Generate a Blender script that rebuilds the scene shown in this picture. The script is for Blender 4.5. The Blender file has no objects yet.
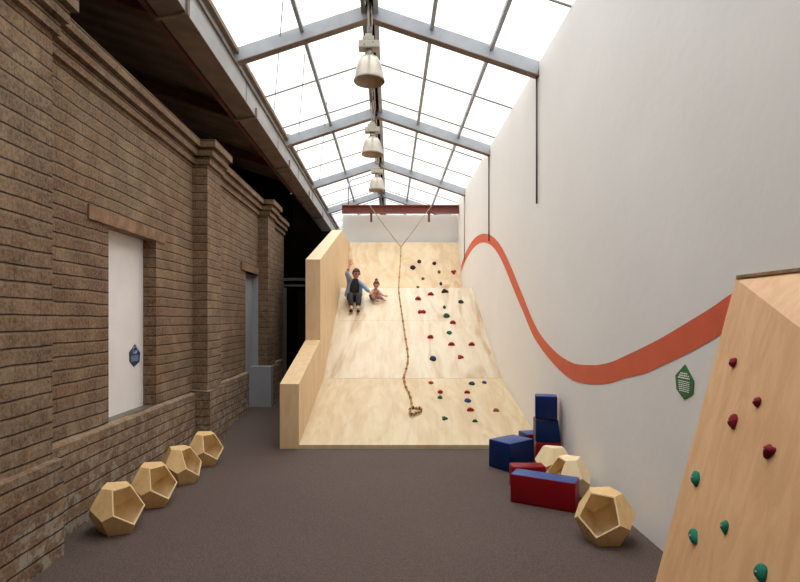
import bpy, bmesh, math, random
from mathutils import Vector, Matrix, noise
R = math.radians
C = bpy.context.scene.collection
sc = bpy.context.scene
random.seed(4)

# ------------------------------------------------------------------ camera, sky, exposure
EYE = 1.65
F = 533.0
cam_d = bpy.data.cameras.new('camera'); cam = bpy.data.objects.new('camera', cam_d); C.objects.link(cam)
cam.location = (0, 0, EYE); cam.rotation_euler = (R(90), 0, 0)
cam_d.sensor_width = 36; cam_d.lens = 36 * F / 800
cam_d.shift_x = 10 / 800; cam_d.shift_y = 27 / 800
cam_d.clip_start = .05
sc.camera = cam

w = bpy.data.worlds.new('overcast_sky'); sc.world = w; w.use_nodes = True
bg = w.node_tree.nodes['Background']
# bright overcast sky, brightest overhead
wn = w.node_tree
_tc = wn.nodes.new('ShaderNodeTexCoord'); _sx = wn.nodes.new('ShaderNodeSeparateXYZ'); _mr = wn.nodes.new('ShaderNodeMapRange')
wn.links.new(_tc.outputs['Generated'], _sx.inputs[0]); wn.links.new(_sx.outputs[2], _mr.inputs[0])
_mr.inputs[1].default_value = 0; _mr.inputs[2].default_value = 1; _mr.inputs[3].default_value = 0; _mr.inputs[4].default_value = 1
_pw = wn.nodes.new('ShaderNodeMath'); _pw.operation = 'POWER'; _pw.inputs[1].default_value = 2.5; wn.links.new(_mr.outputs[0], _pw.inputs[0])
_ma = wn.nodes.new('ShaderNodeMath'); _ma.operation = 'MULTIPLY_ADD'; _ma.inputs[1].default_value = 4.9; _ma.inputs[2].default_value = 1.2
wn.links.new(_pw.outputs[0], _ma.inputs[0]); wn.links.new(_ma.outputs[0], bg.inputs[1])
bg.inputs[0].default_value = (1.0, .988, .965, 1)
vs = sc.view_settings
vs.view_transform = 'Standard'; vs.look = 'None'; vs.gamma = 1; vs.use_curve_mapping = False
vs.exposure = 0.0
sc.cycles.max_bounces = 10; sc.cycles.diffuse_bounces = 6; sc.cycles.transparent_max_bounces = 12
sc.cycles.use_denoising = True
sc.cycles.sample_clamp_indirect = 6

# ------------------------------------------------------------------ main measures (metres)
XR = 1.93            # face of the white wall
XW = -2.51           # face of the brick wall
XL = -1.147          # inner face of the ramp's left parapet
XO = -1.39           # its outer face
D1 = 6.716           # foot of the ramp
AX, AZ = -.26, 5.62 # ridge
SKY0, SKY1 = 0.5, 20.4
YB = 20.4

def P(px, py, Y):
    return Vector(((px - 390) * Y / F, Y, EYE + (318 - py) * Y / F))

# ------------------------------------------------------------------ materials
def new_mat(name):
    m = bpy.data.materials.new(name); m.use_nodes = True
    nt = m.node_tree; return m, nt, nt.nodes['Principled BSDF']
def N(nt, t, **k):
    n = nt.nodes.new(t)
    for a, b in k.items():
        if a.startswith('i_'): n.inputs[a[2:].replace('_', ' ')].default_value = b
        else: setattr(n, a, b)
    return n
def srgb(r, g, b):
    f = lambda c: (c / 255 / 12.92) if c / 255 <= .04045 else ((c / 255 + .055) / 1.055) ** 2.4
    return (f(r), f(g), f(b), 1)
def ramp(nt, fac, stops):
    r = nt.nodes.new('ShaderNodeValToRGB')
    while len(r.color_ramp.elements) < len(stops): r.color_ramp.elements.new(.5)
    for e, (p, c) in zip(r.color_ramp.elements, stops): e.position = p; e.color = c
    nt.links.new(fac, r.inputs[0]); return r.outputs[0]
def coords(nt, scale=(1, 1, 1), rot=(0, 0, 0)):
    tc = nt.nodes.new('ShaderNodeTexCoord'); mp = nt.nodes.new('ShaderNodeMapping')
    mp.inputs['Scale'].default_value = scale; mp.inputs['Rotation'].default_value = rot
    nt.links.new(tc.outputs['Object'], mp.inputs[0]); return mp.outputs[0]
def noi(nt, vec, scale, detail=4, rough=.5, dist=0):
    n = nt.nodes.new('ShaderNodeTexNoise'); n.inputs['Scale'].default_value = scale
    n.inputs['Detail'].default_value = detail; n.inputs['Roughness'].default_value = rough
    n.inputs['Distortion'].default_value = dist
    nt.links.new(vec, n.inputs['Vector']); return n.outputs[0]
def bump(nt, bs, h, strength, dist=.01):
    b = nt.nodes.new('ShaderNodeBump'); b.inputs['Strength'].default_value = strength
    b.inputs['Distance'].default_value = dist
    nt.links.new(h, b.inputs['Height']); nt.links.new(b.outputs[0], bs.inputs['Normal'])
def mixc(nt, a, b, fac, mode='MIX'):
    m = nt.nodes.new('ShaderNodeMix'); m.data_type = 'RGBA'; m.blend_type = mode
    for s, v in ((0, fac), (6, a), (7, b)):
        if hasattr(v, 'is_output'): nt.links.new(v, m.inputs[s])
        else: m.inputs[s].default_value = v
    return m.outputs[2]

def plain(name, col, rough=.6, metal=0, var=.06, scale=8, bmp=0, bscale=60):
    m, nt, bs = new_mat(name)
    v = coords(nt); n = noi(nt, v, scale)
    lo = tuple(c * (1 - var * 2) for c in col[:3]) + (1,); hi = tuple(min(1, c * (1 + var * 2)) for c in col[:3]) + (1,)
    nt.links.new(ramp(nt, n, [(.3, lo), (.7, hi)]), bs.inputs['Base Color'])
    bs.inputs['Roughness'].default_value = rough; bs.inputs['Metallic'].default_value = metal
    if bmp: bump(nt, bs, noi(nt, v, bscale, 3), bmp)
    return m

def plywood(name, light, mid, dark, axis='Y', sc_=1.0, freq=4.0, fig_=.55):
    m, nt, bs = new_mat(name)
    s = {'Y': (2.2, .45, .45), 'Z': (2.2, 2.2, .45), 'X': (.45, 2.2, 2.2)}[axis]
    v = coords(nt, tuple(a * sc_ for a in s))
    a = noi(nt, v, 1.1, 2, .5, 1.5)
    wv = nt.nodes.new('ShaderNodeMath'); wv.operation = 'MULTIPLY'; wv.inputs[1].default_value = freq
    nt.links.new(a, wv.inputs[0])
    fr = nt.nodes.new('ShaderNodeMath'); fr.operation = 'PINGPONG'; fr.inputs[1].default_value = 1
    nt.links.new(wv.outputs[0], fr.inputs[0])
    fig = mixc(nt, light, ramp(nt, fr.outputs[0], [(0, mid), (.4, light), (.7, light), (1, dark)]), fig_)
    v2 = coords(nt, tuple(a * sc_ * (9 if a > 1 else 1.2) for a in s))
    g = noi(nt, v2, 6, 5, .6)
    col = mixc(nt, fig, ramp(nt, g, [(.3, dark), (.6, light)]), .22)
    b = noi(nt, v, 3.2, 3, .55, .6)
    col = mixc(nt, col, ramp(nt, b, [(.38, dark), (.5, mid), (.6, light)]), .3)
    nt.links.new(col, bs.inputs['Base Color'])
    bs.inputs['Roughness'].default_value = .5
    bump(nt, bs, g, .08, .004)
    return m

ROW = .105
def brick(name):
    m, nt, bs = new_mat(name)
    tc = nt.nodes.new('ShaderNodeTexCoord'); sp = nt.nodes.new('ShaderNodeSeparateXYZ'); nt.links.new(tc.outputs['Object'], sp.inputs[0])
    ad = nt.nodes.new('ShaderNodeMath'); nt.links.new(sp.outputs[0], ad.inputs[0]); nt.links.new(sp.outputs[1], ad.inputs[1])
    cb = nt.nodes.new('ShaderNodeCombineXYZ'); nt.links.new(ad.outputs[0], cb.inputs[0]); nt.links.new(sp.outputs[2], cb.inputs[1])
    # uneven hand-laid courses
    wob = noi(nt, tc.outputs['Object'], 2.5, 3)
    wo = nt.nodes.new('ShaderNodeVectorMath'); wo.operation = 'MULTIPLY_ADD'
    nt.links.new(wob, wo.inputs[0]); wo.inputs[1].default_value = (.03, .03, 0); nt.links.new(cb.outputs[0], wo.inputs[2])
    br = nt.nodes.new('ShaderNodeTexBrick'); nt.links.new(wo.outputs[0], br.inputs[0])
    br.inputs['Scale'].default_value = 1; br.inputs['Brick Width'].default_value = .27; br.inputs['Row Height'].default_value = ROW
    br.inputs['Mortar Size'].default_value = .006; br.inputs['Mortar Smooth'].default_value = .5; br.inputs['Bias'].default_value = 0
    br.offset = .42; br.squash = .8; br.squash_frequency = 3
    br.inputs['Color1'].default_value = (0, 0, 0, 1); br.inputs['Color2'].default_value = (1, 1, 1, 1); br.inputs['Mortar'].default_value = (.5, .5, .5, 1)
    base = ramp(nt, br.outputs['Color'], [(0, srgb(70, 46, 28)), (.3, srgb(112, 82, 54)), (.55, srgb(134, 102, 70)), (.8, srgb(90, 60, 38)), (1, srgb(146, 118, 88))])
    st = noi(nt, tc.outputs['Object'], 3.6, 8, .68)
    base = mixc(nt, base, ramp(nt, st, [(.40, srgb(50, 32, 20)), (.47, srgb(102, 74, 52)), (.54, srgb(130, 100, 68)), (.62, srgb(172, 146, 114))]), .5)
    big = noi(nt, tc.outputs['Object'], .8, 3)
    base = mixc(nt, base, ramp(nt, big, [(.38, srgb(92, 54, 28)), (.62, srgb(104, 90, 70))]), .42)
    fin = noi(nt, tc.outputs['Object'], 45, 4, .7)
    base = mixc(nt, base, ramp(nt, fin, [(.38, srgb(60, 42, 30)), (.62, srgb(176, 150, 122))]), .3)
    # worn pale patches near the ground
    zr = nt.nodes.new('ShaderNodeMapRange'); zr.inputs[1].default_value = 1.1; zr.inputs[2].default_value = .1; nt.links.new(sp.outputs[2], zr.inputs[0])
    pa = ramp(nt, noi(nt, tc.outputs['Object'], 9, 8, .7), [(.50, (0, 0, 0, 1)), (.56, (1, 1, 1, 1))])
    mm = nt.nodes.new('ShaderNodeMath'); mm.operation = 'MULTIPLY'; nt.links.new(pa, mm.inputs[0]); nt.links.new(zr.outputs[0], mm.inputs[1])
    mm2 = nt.nodes.new('ShaderNodeMath'); mm2.operation = 'MULTIPLY'; mm2.inputs[1].default_value = .75; nt.links.new(mm.outputs[0], mm2.inputs[0])
    base = mixc(nt, base, srgb(158, 150, 138), mm2.outputs[0])
    # course joints read stronger than the upright joints, with a lit arris painted on as highlight
    s2 = nt.nodes.new('ShaderNodeSeparateXYZ'); nt.links.new(wo.outputs[0], s2.inputs[0])
    dv = nt.nodes.new('ShaderNodeMath'); dv.operation = 'DIVIDE'; dv.inputs[1].default_value = ROW; nt.links.new(s2.outputs[1], dv.inputs[0])
    frc = nt.nodes.new('ShaderNodeMath'); frc.operation = 'FRACT'; nt.links.new(dv.outputs[0], frc.inputs[0])
    hj = ramp(nt, frc.outputs[0], [(0, (1, 1, 1, 1)), (.04, (.8, .8, .8, 1)), (.09, (0, 0, 0, 1)), (.97, (0, 0, 0, 1)), (1, (1, 1, 1, 1))])
    ar = ramp(nt, frc.outputs[0], [(.80, (0, 0, 0, 1)), (.90, (.45, .45, .45, 1)), (.96, (0, 0, 0, 1))])
    base = mixc(nt, base, srgb(156, 128, 98), ar)
    dirt = nt.nodes.new('ShaderNodeMath'); dirt.operation = 'MULTIPLY'; dirt.inputs[1].default_value = .38; nt.links.new(br.outputs['Fac'], dirt.inputs[0])
    hm = nt.nodes.new('ShaderNodeMath'); hm.operation = 'MULTIPLY'; hm.inputs[1].default_value = .42; nt.links.new(hj, hm.inputs[0])
    sm = nt.nodes.new('ShaderNodeMath'); sm.operation = 'ADD'; sm.use_clamp = True; nt.links.new(dirt.outputs[0], sm.inputs[0]); nt.links.new(hm.outputs[0], sm.inputs[1])
    base = mixc(nt, base, srgb(44, 31, 20), sm.outputs[0])
    nt.links.new(base, bs.inputs['Base Color']); bs.inputs['Roughness'].default_value = .9
    inv = nt.nodes.new('ShaderNodeMath'); inv.operation = 'MULTIPLY_ADD'; inv.inputs[1].default_value = -1.0
    nt.links.new(hj, inv.inputs[0]); nt.links.new(st, inv.inputs[2])
    bump(nt, bs, inv.outputs[0], 1, .012)
    return m

def speckle(name):
    m, nt, bs = new_mat(name)
    v = coords(nt)
    vo = nt.nodes.new('ShaderNodeTexVoronoi'); vo.inputs['Scale'].default_value = 170; nt.links.new(v, vo.inputs['Vector'])
    gr = ramp(nt, vo.outputs['Color'], [(0, srgb(44, 34, 30)), (.5, srgb(73, 58, 52)), (1, srgb(110, 90, 81))])
    b = noi(nt, v, .7, 3)
    col = mixc(nt, gr, ramp(nt, b, [(.3, srgb(65, 50, 45)), (.7, srgb(81, 66, 60))]), .45)
    nt.links.new(col, bs.inputs['Base Color']); bs.inputs['Roughness'].default_value = .85
    bump(nt, bs, vo.outputs['Distance'], .5, .004)
    return m

M = {}
M['plaster'] = plain('white_plaster', (.80, .775, .75, 1), .8, var=.012, scale=1.1, bmp=.25, bscale=9)
M['gable'] = plain('gable_plaster', (.78, .78, .76, 1), .8, var=.012, scale=1.5, bmp=.15, bscale=30)
M['white_paint'] = plain('white_paint', (.77, .72, .69, 1), .7, var=.02, scale=3, bmp=.1)
M['plain_grey'] = plain('plain_grey', srgb(150, 152, 156), .7, var=.03, scale=3)  # greyer tone for the doorway board and the third pilaster's footing
M['brick'] = brick('aged_brick')
M['sill'] = plain('grey_sill', srgb(96, 88, 80), .9, var=.2, scale=6, bmp=.5)
M['lintel'] = plain('old_timber', srgb(124, 92, 66), .8, var=.2, scale=7, bmp=.6, bscale=25)
M['floor'] = speckle('rubber_floor')
M['steel'] = plain('grey_steel', srgb(160, 164, 171), .5, var=.06, scale=4)
M['gutter'] = plain('gutter_steel', srgb(150, 148, 147), .55, var=.06, scale=2.5)
M['soffit'] = plain('weathered_soffit', srgb(120, 100, 86), .75, var=.12, scale=3)
M['ridge'] = plain('ridge_steel', srgb(110, 100, 92), .6, var=.15, scale=3)
M['darkred'] = plain('oxide_red_steel', srgb(104, 58, 48), .6, var=.12)
M['beam'] = plain('red_brown_steel', srgb(128, 62, 50), .55, var=.08, scale=5)
M['deck'] = plain('roof_decking', srgb(136, 116, 102), .7, var=.15, scale=2)
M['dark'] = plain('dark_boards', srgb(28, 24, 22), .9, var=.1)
M['shade_black'] = plain('shade_black', srgb(9, 7, 6), 1, var=.1); M['aisle_metal'] = plain('aisle_metal', srgb(84, 80, 78), .7)  # aisle walls coloured near black for the deep shade there
for _k in ('shade_black', 'dark'): M[_k].node_tree.nodes['Principled BSDF'].inputs['Specular IOR Level'].default_value = 0
M['ply'] = plywood('birch_plywood', srgb(203, 189, 165), srgb(190, 169, 138), srgb(164, 132, 98), 'Y', .8, 3, 1)
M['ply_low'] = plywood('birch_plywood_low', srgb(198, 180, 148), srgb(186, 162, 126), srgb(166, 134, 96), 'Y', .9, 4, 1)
M['ply_top'] = plywood('birch_plywood_top', srgb(216, 196, 162), srgb(204, 176, 136), srgb(180, 142, 98), 'Z', .5, 4, 1)
M['ply_side'] = plywood('pine_plywood_side', srgb(216, 186, 146), srgb(204, 170, 128), srgb(188, 152, 110), 'Z')
M['ply_panel'] = plywood('pine_plywood_panel', srgb(224, 180, 134), srgb(210, 160, 114), srgb(188, 134, 90), 'Z', 1.6, 4, .35)
M['ply_edge'] = plain('plywood_edge', srgb(150, 120, 84), .7, var=.15, scale=40)
M['ply_seat'] = plywood('seat_plywood', srgb(224, 188, 134), srgb(208, 168, 112), srgb(190, 148, 94), 'Z', 2.5)
M['ply_pale'] = plywood('pale_seat_plywood', srgb(236, 216, 176), srgb(228, 204, 160), srgb(214, 186, 140), 'Z', 2.5)
M['ply_rim'] = plain('pale_rim', srgb(222, 192, 148), .6, var=.04)
M['orange'] = plain('orange_paint', srgb(214, 92, 58), .6, var=.03, scale=5)
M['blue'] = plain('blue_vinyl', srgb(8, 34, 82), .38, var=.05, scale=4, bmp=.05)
M['bluetop'] = plain('blue_vinyl_light', srgb(58, 76, 128), .45, var=.05, scale=4)  # lighter blue for the block tops
M['redv'] = plain('red_vinyl', srgb(124, 10, 22), .38, var=.05, scale=4, bmp=.05)
M['lamp'] = plain('lamp_aluminium', srgb(168, 160, 148), .35, .5, var=.04)
M['lampbox'] = plain('lamp_gear_box', srgb(178, 172, 158), .5, var=.04)
M['lampin'] = plain('lamp_reflector', srgb(205, 185, 160), .4, .2, var=.05)
M['cable'] = plain('dark_cable', srgb(60, 56, 54), .7)
M['rope'] = plain('ochre_rope', srgb(158, 122, 62), .9, var=.3, scale=60, bmp=.6)
M['cord'] = plain('beige_cord', srgb(160, 142, 100), .9)
M['tape'] = plain('orange_tape', srgb(176, 68, 44), .7)
M['dknot'] = plain('dark_knot', srgb(104, 60, 34), .9)
M['h_red'] = plain('hold_red', srgb(150, 26, 28), .5, var=.08, scale=30, bmp=.2)
M['h_maroon'] = plain('hold_maroon', srgb(118, 14, 34), .4, var=.08, scale=30, bmp=.2)
M['h_black'] = plain('hold_black', srgb(34, 36, 40), .5, var=.08, bmp=.2)
M['h_green'] = plain('hold_green', srgb(14, 84, 56), .5, var=.08, bmp=.2)
M['h_teal'] = plain('hold_teal', srgb(22, 112, 92), .4, var=.06, bmp=.2)
M['h_navy'] = plain('hold_navy', srgb(28, 50, 78), .5, var=.06, bmp=.2)
M['h_blue'] = plain('hold_blue', srgb(36, 62, 120), .5, var=.06, bmp=.2)
M['h_brown'] = plain('hold_brown', srgb(128, 84, 58), .6, var=.08, bmp=.2)
M['h_olive'] = plain('hold_olive', srgb(84, 80, 56), .6, var=.08, bmp=.2)
M['bolt'] = plain('bolt_steel', srgb(40, 38, 38), .4, .8)
M['sign_green'] = plain('sign_green', srgb(20, 104, 52), .5, var=.03)
M['sign_blue'] = plain('sign_blue', srgb(20, 44, 84), .5, var=.03)
M['sign_ink'] = plain('sign_white', srgb(240, 244, 240), .6, var=.02)
M['sign_ink2'] = plain('sign_pale_blue', srgb(150, 160, 190), .6, var=.02)
M['skin'] = plain('skin', srgb(196, 140, 112), .55, var=.04)
M['hair'] = plain('brown_hair', srgb(66, 42, 28), .7, var=.2, scale=40, bmp=.5)
M['hair_red'] = plain('auburn_hair', srgb(104, 62, 38), .7, var=.2, scale=40, bmp=.5)
M['denim'] = plain('pale_blue_cloth', srgb(128, 152, 178), .85, var=.08, scale=20, bmp=.3)
M['blackc'] = plain('black_cloth', srgb(24, 24, 28), .85, var=.1, bmp=.3)
M['charcoal'] = plain('charcoal_cloth', srgb(30, 28, 31), .85, var=.1, bmp=.3)
M['pink'] = plain('pink_cloth', srgb(204, 146, 132), .85, var=.1, scale=30, bmp=.3)
M['mauve'] = plain('mauve_cloth', srgb(150, 116, 110), .85, var=.1, scale=30, bmp=.3)
M['whitec'] = plain('white_sock', srgb(222, 214, 206), .85)
M['glasses'] = plain('dark_lens', srgb(20, 18, 18), .3)

for _k in M:
    if _k.startswith('h_'):
        _b = M[_k].node_tree.nodes['Principled BSDF']; _b.inputs['Roughness'].default_value = .75; _b.inputs['Specular IOR Level'].default_value = .25
for _k in ('blue', 'redv', 'bluetop'): M[_k].node_tree.nodes['Principled BSDF'].inputs['Specular IOR Level'].default_value = .2
def roofing():
    m, nt, bs = new_mat('translucent_roof_sheet')
    out = nt.nodes['Material Output']
    tr = nt.nodes.new('ShaderNodeBsdfTransparent'); tr.inputs[0].default_value = (.94, .96, .96, 1)
    tl = nt.nodes.new('ShaderNodeBsdfTranslucent'); tl.inputs[0].default_value = (.9, .92, .92, 1)
    mx = nt.nodes.new('ShaderNodeMixShader')
    v = coords(nt); n = noi(nt, v, .9, 4)
    nt.links.new(ramp(nt, n, [(.35, (.12, .12, .12, 1)), (.7, (.25, .25, .25, 1))]), mx.inputs[0])
    nt.links.new(tr.outputs[0], mx.inputs[1]); nt.links.new(tl.outputs[0], mx.inputs[2])
    nt.links.new(mx.outputs[0], out.inputs[0]); nt.nodes.remove(bs); return m
M['sheet'] = roofing()

# ------------------------------------------------------------------ mesh helpers
class MB:
    """collects faces in world coordinates, links them as ONE object"""
    def __init__(s): s.v = []; s.f = []; s.mi = []; s.sm = []
    def add(s, vs_, fs, mi=0, smooth=False):
        o = len(s.v); s.v += [tuple(v) for v in vs_]
        for f in fs: s.f.append(tuple(i + o for i in f)); s.mi.append(mi); s.sm.append(smooth)
    def box(s, a, b, mi=0):
        x0, y0, z0 = a; x1, y1, z1 = b
        if x0 > x1: x0, x1 = x1, x0
        if y0 > y1: y0, y1 = y1, y0
        if z0 > z1: z0, z1 = z1, z0
        s.add([(x0, y0, z0), (x1, y0, z0), (x1, y1, z0), (x0, y1, z0), (x0, y0, z1), (x1, y0, z1), (x1, y1, z1), (x0, y1, z1)],
              [(0, 3, 2, 1), (4, 5, 6, 7), (0, 1, 5, 4), (1, 2, 6, 5), (2, 3, 7, 6), (3, 0, 4, 7)], mi)
        return s
    def prism(s, poly, off, mi=0):
        """poly: 3D points of one face, off: offset vector of the other"""
        n = len(poly); off = Vector(off); a = [Vector(p) for p in poly]; b = [p + off for p in a]
        nrm = sum(((a[i].cross(a[(i + 1) % n])) for i in range(n)), Vector())
        fs = [tuple(range(n)), tuple(reversed(range(n, 2 * n)))] + [((i + 1) % n, i, i + n, (i + 1) % n + n) for i in range(n)]
        if nrm.dot(off) > 0: fs = [tuple(reversed(f)) for f in fs]
        s.add(a + b, fs, mi); return s
    def bar(s, p, q, w_, h, up=(0, 0, 1), mi=0):
        p = Vector(p); q = Vector(q); d = (q - p).normalized(); up = Vector(up)
        sd = d.cross(up).normalized(); u = sd.cross(d).normalized()
        c = [(-w_ / 2, -h / 2), (w_ / 2, -h / 2), (w_ / 2, h / 2), (-w_ / 2, h / 2)]
        poly = [p + sd * a + u * b for a, b in c]
        return s.prism(poly, q - p, mi)
    def tube(s, pts, r, n=8, mi=0, cap=True):
        pts = [Vector(p) for p in pts]; rs = r if isinstance(r, (list, tuple)) else [r] * len(pts)
        vs_ = []; prev = None
        for i, p in enumerate(pts):
            d = (pts[min(i + 1, len(pts) - 1)] - pts[max(i - 1, 0)]).normalized()
            if prev is None: a = d.orthogonal().normalized()
            else: a = (prev - d * prev.dot(d)).normalized()
            prev = a; b = d.cross(a)
            vs_ += [p + (a * math.cos(2 * math.pi * k / n) + b * math.sin(2 * math.pi * k / n)) * rs[i] for k in range(n)]
        fs = [(i * n + k, i * n + (k + 1) % n, (i + 1) * n + (k + 1) % n, (i + 1) * n + k) for i in range(len(pts) - 1) for k in range(n)]
        if cap: fs += [tuple(reversed(range(n))), tuple(range((len(pts) - 1) * n, len(pts) * n))]
        s.add(vs_, fs, mi, True); return s
    def lathe(s, prof, c=(0, 0, 0), n=28, mi=0):
        vs_ = [(c[0] + r * math.cos(2 * math.pi * k / n), c[1] + r * math.sin(2 * math.pi * k / n), c[2] + z) for r, z in prof for k in range(n)]
        fs = [(i * n + k, i * n + (k + 1) % n, (i + 1) * n + (k + 1) % n, (i + 1) * n + k) for i in range(len(prof) - 1) for k in range(n)]
        s.add(vs_, fs, mi, True); return s
    def ball(s, c, r, n=12, m=8, sx=1, sy=1, sz=1, mi=0):
        vs_ = [(c[0], c[1], c[2] + r * sz)]
        for i in range(1, m):
            t = math.pi * i / m
            vs_ += [(c[0] + r * sx * math.sin(t) * math.cos(2 * math.pi * k / n), c[1] + r * sy * math.sin(t) * math.sin(2 * math.pi * k / n), c[2] + r * sz * math.cos(t)) for k in range(n)]
        vs_.append((c[0], c[1], c[2] - r * sz)); L = len(vs_) - 1
        fs = [(0, 1 + k, 1 + (k + 1) % n) for k in range(n)]
        fs += [(1 + i * n + k, 1 + (i + 1) * n + k, 1 + (i + 1) * n + (k + 1) % n, 1 + i * n + (k + 1) % n) for i in range(m - 2) for k in range(n)]
        fs += [(L, 1 + (m - 2) * n + (k + 1) % n, 1 + (m - 2) * n + k) for k in range(n)]
        s.add(vs_, fs, mi, True); return s
    def build(s, name, mats, parent=None, loc=None, bevel=0):
        if not isinstance(mats, (list, tuple)): mats = [mats]
        o0 = Vector(loc) if loc is not None else Vector()
        if parent is not None: o0 = wloc(parent)
        me = bpy.data.meshes.new(name)
        me.from_pydata([tuple(Vector(v) - o0) for v in s.v], [], s.f)
        for m in mats: me.materials.append(m)
        for p, mi, sm in zip(me.polygons, s.mi, s.sm): p.material_index = mi; p.use_smooth = sm
        me.update()
        o = bpy.data.objects.new(name, me); C.objects.link(o)
        if parent is not None: o.parent = parent
        elif loc is not None: o.location = loc
        if bevel:
            b = o.modifiers.new('bevel', 'BEVEL'); b.width = bevel; b.segments = 2; b.limit_method = 'ANGLE'
        return o
def wloc(o):
    v = Vector(o.location)
    while o.parent: o = o.parent; v += Vector(o.location)
    return v
def tag(o, label, cat, group=None):
    o['label'] = label; o['category'] = cat
    if group: o['group'] = group
    return o
def thing(name, label, cat, loc=(0, 0, 0), group=None):
    o = bpy.data.objects.new(name, None); C.objects.link(o); o.location = loc
    o.empty_display_size = .1
    return tag(o, label, cat, group)
def struct(o): o['kind'] = 'structure'; return o
def smooth_path(pts, k=6):
    pts = [Vector(p) for p in pts]; out = []
    for i in range(len(pts) - 1):
        p0 = pts[max(i - 1, 0)]; p1 = pts[i]; p2 = pts[i + 1]; p3 = pts[min(i + 2, len(pts) - 1)]
        for j in range(k):
            t = j / k
            out.append(.5 * ((2 * p1) + (p2 - p0) * t + (2 * p0 - 5 * p1 + 4 * p2 - p3) * t * t + (3 * p1 - p0 - 3 * p2 + p3) * t ** 3))
    return out + [pts[-1]]

# ------------------------------------------------------------------ room shell
struct(MB().box((-6, -3, -.1), (XR + .3, YB + .3, 0)).build('floor', M['floor']))
# white wall on the right, running the whole length
b = MB().box((XR, -3, 0), (XR + .3, YB, 4.965)); struct(b.build('wall_right', M['plaster']))
struct(MB().box((-6, -3.3, 0), (XR + .3, -3, 6.2)).build('wall_behind', M['plaster']))
b = MB().box((-3, YB, 0), (XR + .3, YB + .3, 6.2)); struct(b.build('wall_gable', M['gable']))
b = MB().box((-1.36, 15.27, 0), (XR, 15.45, 4.6)); struct(b.build('wall_back', M['gable']))

# brick wall with pilasters, plinth and stepped cornice
ZW = 3.61
wb = MB()
X2 = XW - .32
WY0, WY1, WZ0, WZ1 = 4.754, 5.72, .700, 2.485
DY0, DY1, DZ = 9.26, 10.14, 2.466
YE = 12.6
for y0, y1, z0, z1 in ((-3, WY0, 0, 3.89), (WY0, WY1, 0, WZ0), (WY0, WY1, WZ1, 3.89), (WY1, DY0, 0, 3.89), (DY0, DY1, DZ, 3.89), (DY1, YE, 0, 3.89)):
    wb.box((X2, y0, z0), (XW, y1, z1))
PX = -2.32
pil = [(2.86, 3.664, -2.32), (6.776, 7.32, PX), (10.14, 10.75, PX)]
for y0, y1, x in pil: wb.box((XW - .02, y0, .6), (x, y1, ZW))
for k, (z0, z1, dx) in enumerate(((3.60, 3.685, .04), (3.70, 3.785, .085), (3.80, 3.89, .13))):
    wb.box((XW - .02, -3, z0), (XW + dx, YE, z1))
    for y0, y1, x in pil: wb.box((XW - .02, y0 - dx * .7, z0), (x + dx, y1 + dx * .7, z1))
def plinth(y0, y1, x0, x1, z):   # weathered sloping top
    wb.prism([(x0, y0, 0), (x1, y0, 0), (x1, y0, z - .025), (x0, y0, z)], (0, y1 - y0, 0))
plinth(-3, DY0, XW - .01, -2.445, .72)
plinth(DY1, YE, XW - .01, -2.445, .72)
plinth(2.8, 3.70, XW - .01, -2.262, .70)
plinth(6.70, 7.39, XW - .01, -2.262, .745)
plinth(10.06, 10.84, XW - .01, -2.225, .745)
wall_left = struct(wb.build('wall_left', M['brick']))
# blocked window and doorway: boards set back into the wall, the doorway's toned greyer
b = MB().box((-2.72, WY0 - .02, WZ0 - .02), (-2.65, WY1 + .01, WZ1 + .02))
win = struct(b.build('window_1', M['white_paint']))
b = MB().box((X2 - .01, WY0 + .005, WZ0 - .005), (XW - .02, WY1 - .005, WZ0 + .012)); b.build('window_sill', M['sill'], win)
b = MB().box((-2.70, DY0 - .01, 0), (-2.62, DY1 + .01, DZ + .01)).box((-2.62, DY1 - .02, 0), (XW + .002, DY1 - .0005, DZ - .001)); struct(b.build('door_1', M['plain_grey']))
# worn timber lintels
def lintel(y0, y1, z0, z1, n):
    b = MB(); seg = 14; vs_ = []; rr = random.Random(n)
    for i in range(seg + 1):
        y = y0 + (y1 - y0) * i / seg; j = rr.uniform(-.008, .008); t = rr.uniform(-.012, .006)
        vs_ += [(XW - .10, y, z0), (XW + .022 + j, y, z0), (XW + .022 + j * .6, y, z1 + t), (XW - .10, y, z1 + t)]
    fs = [(4 * i + a, 4 * i + (a + 1) % 4, 4 * i + 4 + (a + 1) % 4, 4 * i + 4 + a) for i in range(seg) for a in range(4)]
    fs += [(0, 3, 2, 1), (seg * 4, seg * 4 + 1, seg * 4 + 2, seg * 4 + 3)]
    fs = [tuple(reversed(f)) for f in fs]
    b.add(vs_, fs); return struct(b.build(f'trim_{n}', M['lintel']))
lintel(4.42, 5.92, WZ1 - .01, WZ1 + .11, 1)
lintel(8.95, 10.13, DZ, DZ + .12, 2)
# grey-toned footing in front of the third pilaster
struct(MB().box((XW - .1, 9.86, 0), (-2.205, 10.06, .752)).build('trim_3', M['plain_grey']))

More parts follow.
